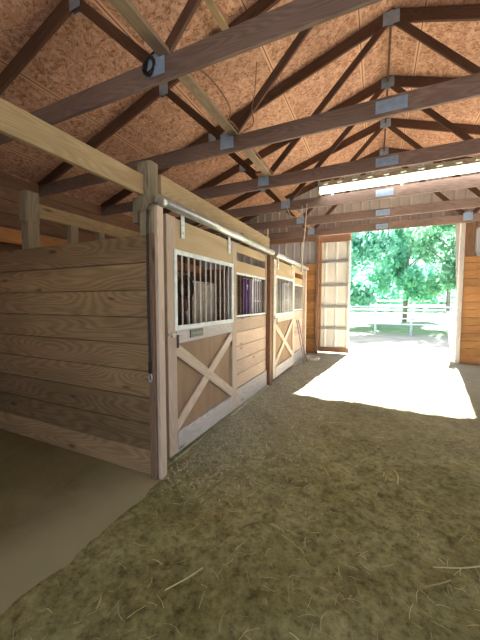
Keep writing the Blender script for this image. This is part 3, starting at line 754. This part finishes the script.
# ------------------------------------------------------------------ straw
def strands(n, area, lmin, lmax, w, dens=None):
    b = MB()
    while len(b.f) < n*3:
        x, y = R_(area[0], area[1]), R_(area[2], area[3])
        if dens and random.random() > dens(x, y): continue
        a = R_(0, 6.28); ln = R_(lmin, lmax); bend = R_(-.6, .6); z = floor_z(x, y)+.006
        p = Vector((x, y, z)); tn = random.random()
        pts = [p]
        for k in range(3):
            a2 = a+bend*k*.5; p = p+Vector((math.cos(a2), math.sin(a2), 0))*ln/3; p.z = floor_z(p.x, p.y)+.006+R_(0, .008); pts.append(p.copy())
        nrm = Vector((-math.sin(a), math.cos(a), R_(-.3, .3)))*w*R_(.6, 1.3)
        for q, r in zip(pts, pts[1:]): b.face([q-nrm, r-nrm, r+nrm, q+nrm], None, tn)
    return b
def dens_straw(x, y): return .35+.65*(math.sin(x*2.1+1)*math.sin(y*1.7) > -.1)
tag(strands(2600, (-1.5, 2.3, .6, 5.5), .025, .10, .0014, dens_straw).build('straw', 'straw'), 'loose dry straw scattered over the dirt aisle', 'straw', None, 'stuff')
def dens_chaff(x, y): return max(0, 1-(x+1.6)/1.15)**1.3*min(1, max(.05, (y-1.7)/.8))
tag(strands(8000, (-1.63, -.45, 1.75, 7.8), .014, .055, .0034, dens_chaff).build('hay_chaff', 'chaff'), 'pale hay chaff spilled along the stall fronts', 'chaff', None, 'stuff')
for i, (x, y, a, ln, lb) in enumerate(((.33, 1.88, .3, .28, 'long pale straw stalk lying on the dirt, longer of the pair at lower right'), (.26, 1.72, .5, .18, 'short pale straw stalk lying on the dirt, shorter of the pair at lower right'), (.2, 2.65, 1.5, .22, 'bent straw stalk lying on the dirt in the middle of the aisle'), (-.95, 1.15, .9, .22, 'thick straw stalk lying near the concrete edge'))):
    b = MB(); z = .012; b.tube(curve([(x, y, z), (x+.5*ln*math.cos(a), y+.5*ln*math.sin(a), z+.012), (x+ln*math.cos(a+.15), y+ln*math.sin(a+.15), z)], 5), .0035, 6)
    tag(b.build('straw_stalk', 'straw', None, (x, y, 0)), lb, 'straw', 'straw stalks on the dirt')

# ------------------------------------------------------------------ outside: fence, trees
def fence(y, x0, x1, step, label, zs, mat='rail_paint', r=.035):
    root = empty('pasture_fence', (0, y, 0), label, 'fence')
    for z in zs:
        b = MB(); b.tube([(x0, y, z), (x1, y, z)], r, 8); b.build('rail', mat, root)
    x = x0
    while x <= x1+.01:
        b = MB(); b.tube([(x, y+.06, -.10), (x, y+.06, zs[0]+.12)], r*1.5, 8); b.build('post', mat, root); x += step
fence(15.6, -3.0, 6.0, 1.5, 'pale blue pipe fence across the yard seen through the doorway', (1.22, .95, .68, .42))
fence(30, -9.0, 15.0, 3.0, 'distant white rail fence on the lawn beneath the trees', (1.5, 1.1, .7), 'whitecloth', .07)
def tree(name, loc, h, cr, mat, n, size, label, trunk_r=.16, low=.28, seed=1):
    rnd = random.Random(seed)
    root = empty(name, loc, label, 'tree', 'trees beyond the doorway')
    L0 = Vector(loc)
    b = MB(); tp = [L0+Vector((0, 0, -.12))]
    for k in range(1, 6): tp.append(L0+Vector((rnd.uniform(-.15, .15), rnd.uniform(-.15, .15), h*.8*k/5)))
    b.tube(tp, trunk_r, 8, r2=trunk_r*.3)
    for k in range(6):
        a = rnd.uniform(0, 6.28); z0 = h*rnd.uniform(.3, .6); s = L0+Vector((0, 0, z0))
        b.tube([s, s+Vector((math.cos(a)*cr*.4, math.sin(a)*cr*.4, h*.12)), s+Vector((math.cos(a)*cr*.8, math.sin(a)*cr*.8, h*.22))], trunk_r*.35, 6, r2=.03)
    b.build('trunk', 'bark', root)
    blobs = []
    for k in range(22):
        a = rnd.uniform(0, 6.28); t = rnd.uniform(low, 1); rad = cr*math.sqrt(max(.05, 1-((t-.55)/.5)**2)); q = rnd.uniform(0, .85)*rad
        blobs.append((Vector((math.cos(a)*q, math.sin(a)*q, h*t*.93)), rnd.uniform(.22, .40)*cr))
    b = MB()
    for i in range(n):
        c, rr = blobs[i % len(blobs)]
        d = Vector((rnd.gauss(0, 1), rnd.gauss(0, 1), rnd.gauss(0, 1))).normalized()*rr*rnd.uniform(.35, 1.05)
        p = L0+c+d*1.0
        if p.z < .4: continue
        u_ = Vector((rnd.gauss(0, 1), rnd.gauss(0, 1), rnd.gauss(0, 1))).normalized(); v_ = u_.orthogonal().normalized(); s = size*rnd.uniform(.6, 1.3)
        b.face([p-u_*s, p-v_*s*.55, p+u_*s, p+v_*s*.55], None, rnd.random())
    b.build('crown', mat, root)
tree('leafy_tree', (-1.8, 20.6, 0), 8.4, 3.6, 'leafA', 14000, .20, 'broad dense tree behind the fence, at the doorway edge beside the sliding door', .2, .22, 3)
tree('leafy_tree', (2.1, 27.0, 0), 11.0, 3.2, 'leafA', 12000, .21, 'broad tree in the middle of the doorway view', .2, .22, 5)
tree('leafy_tree', (3.75, 19.8, 0), 7.6, 2.5, 'leafB', 5500, .17, 'slim light green tree with visible trunk near the right doorway post', .12, .34, 8)
tree('leafy_tree', (-6.5, 34, 0), 12, 5, 'leafA', 7000, .25, 'tall tree far behind, beyond the broad tree at the sliding door', .3, .15, 11)
tree('leafy_tree', (10, 36, 0), 10, 4.5, 'leafB', 6000, .25, 'pale tree far behind, past the slim tree', .3, .15, 13)

rnd = random.Random(21); b = MB()
for i in range(9000):
    x = rnd.uniform(-32, 34); top = 3.4+1.3*math.sin(x*.7)+.8*math.sin(x*1.9+1)
    p = Vector((x, 50+rnd.uniform(-1.5, 1.5), rnd.uniform(-.05, 1)*top)); p.z = max(p.z, .05)
    u_ = Vector((rnd.gauss(0, 1), rnd.gauss(0, 1), rnd.gauss(0, 1))).normalized(); v_ = u_.orthogonal().normalized(); q = .42*rnd.uniform(.6, 1.3)
    b.face([p-u_*q, p-v_*q*.6, p+u_*q, p+v_*q*.6], None, rnd.random())
tag(b.build('undergrowth', 'leafA'), 'low green undergrowth at the far edge of the lawn beyond the white fence', 'undergrowth', None, 'stuff')
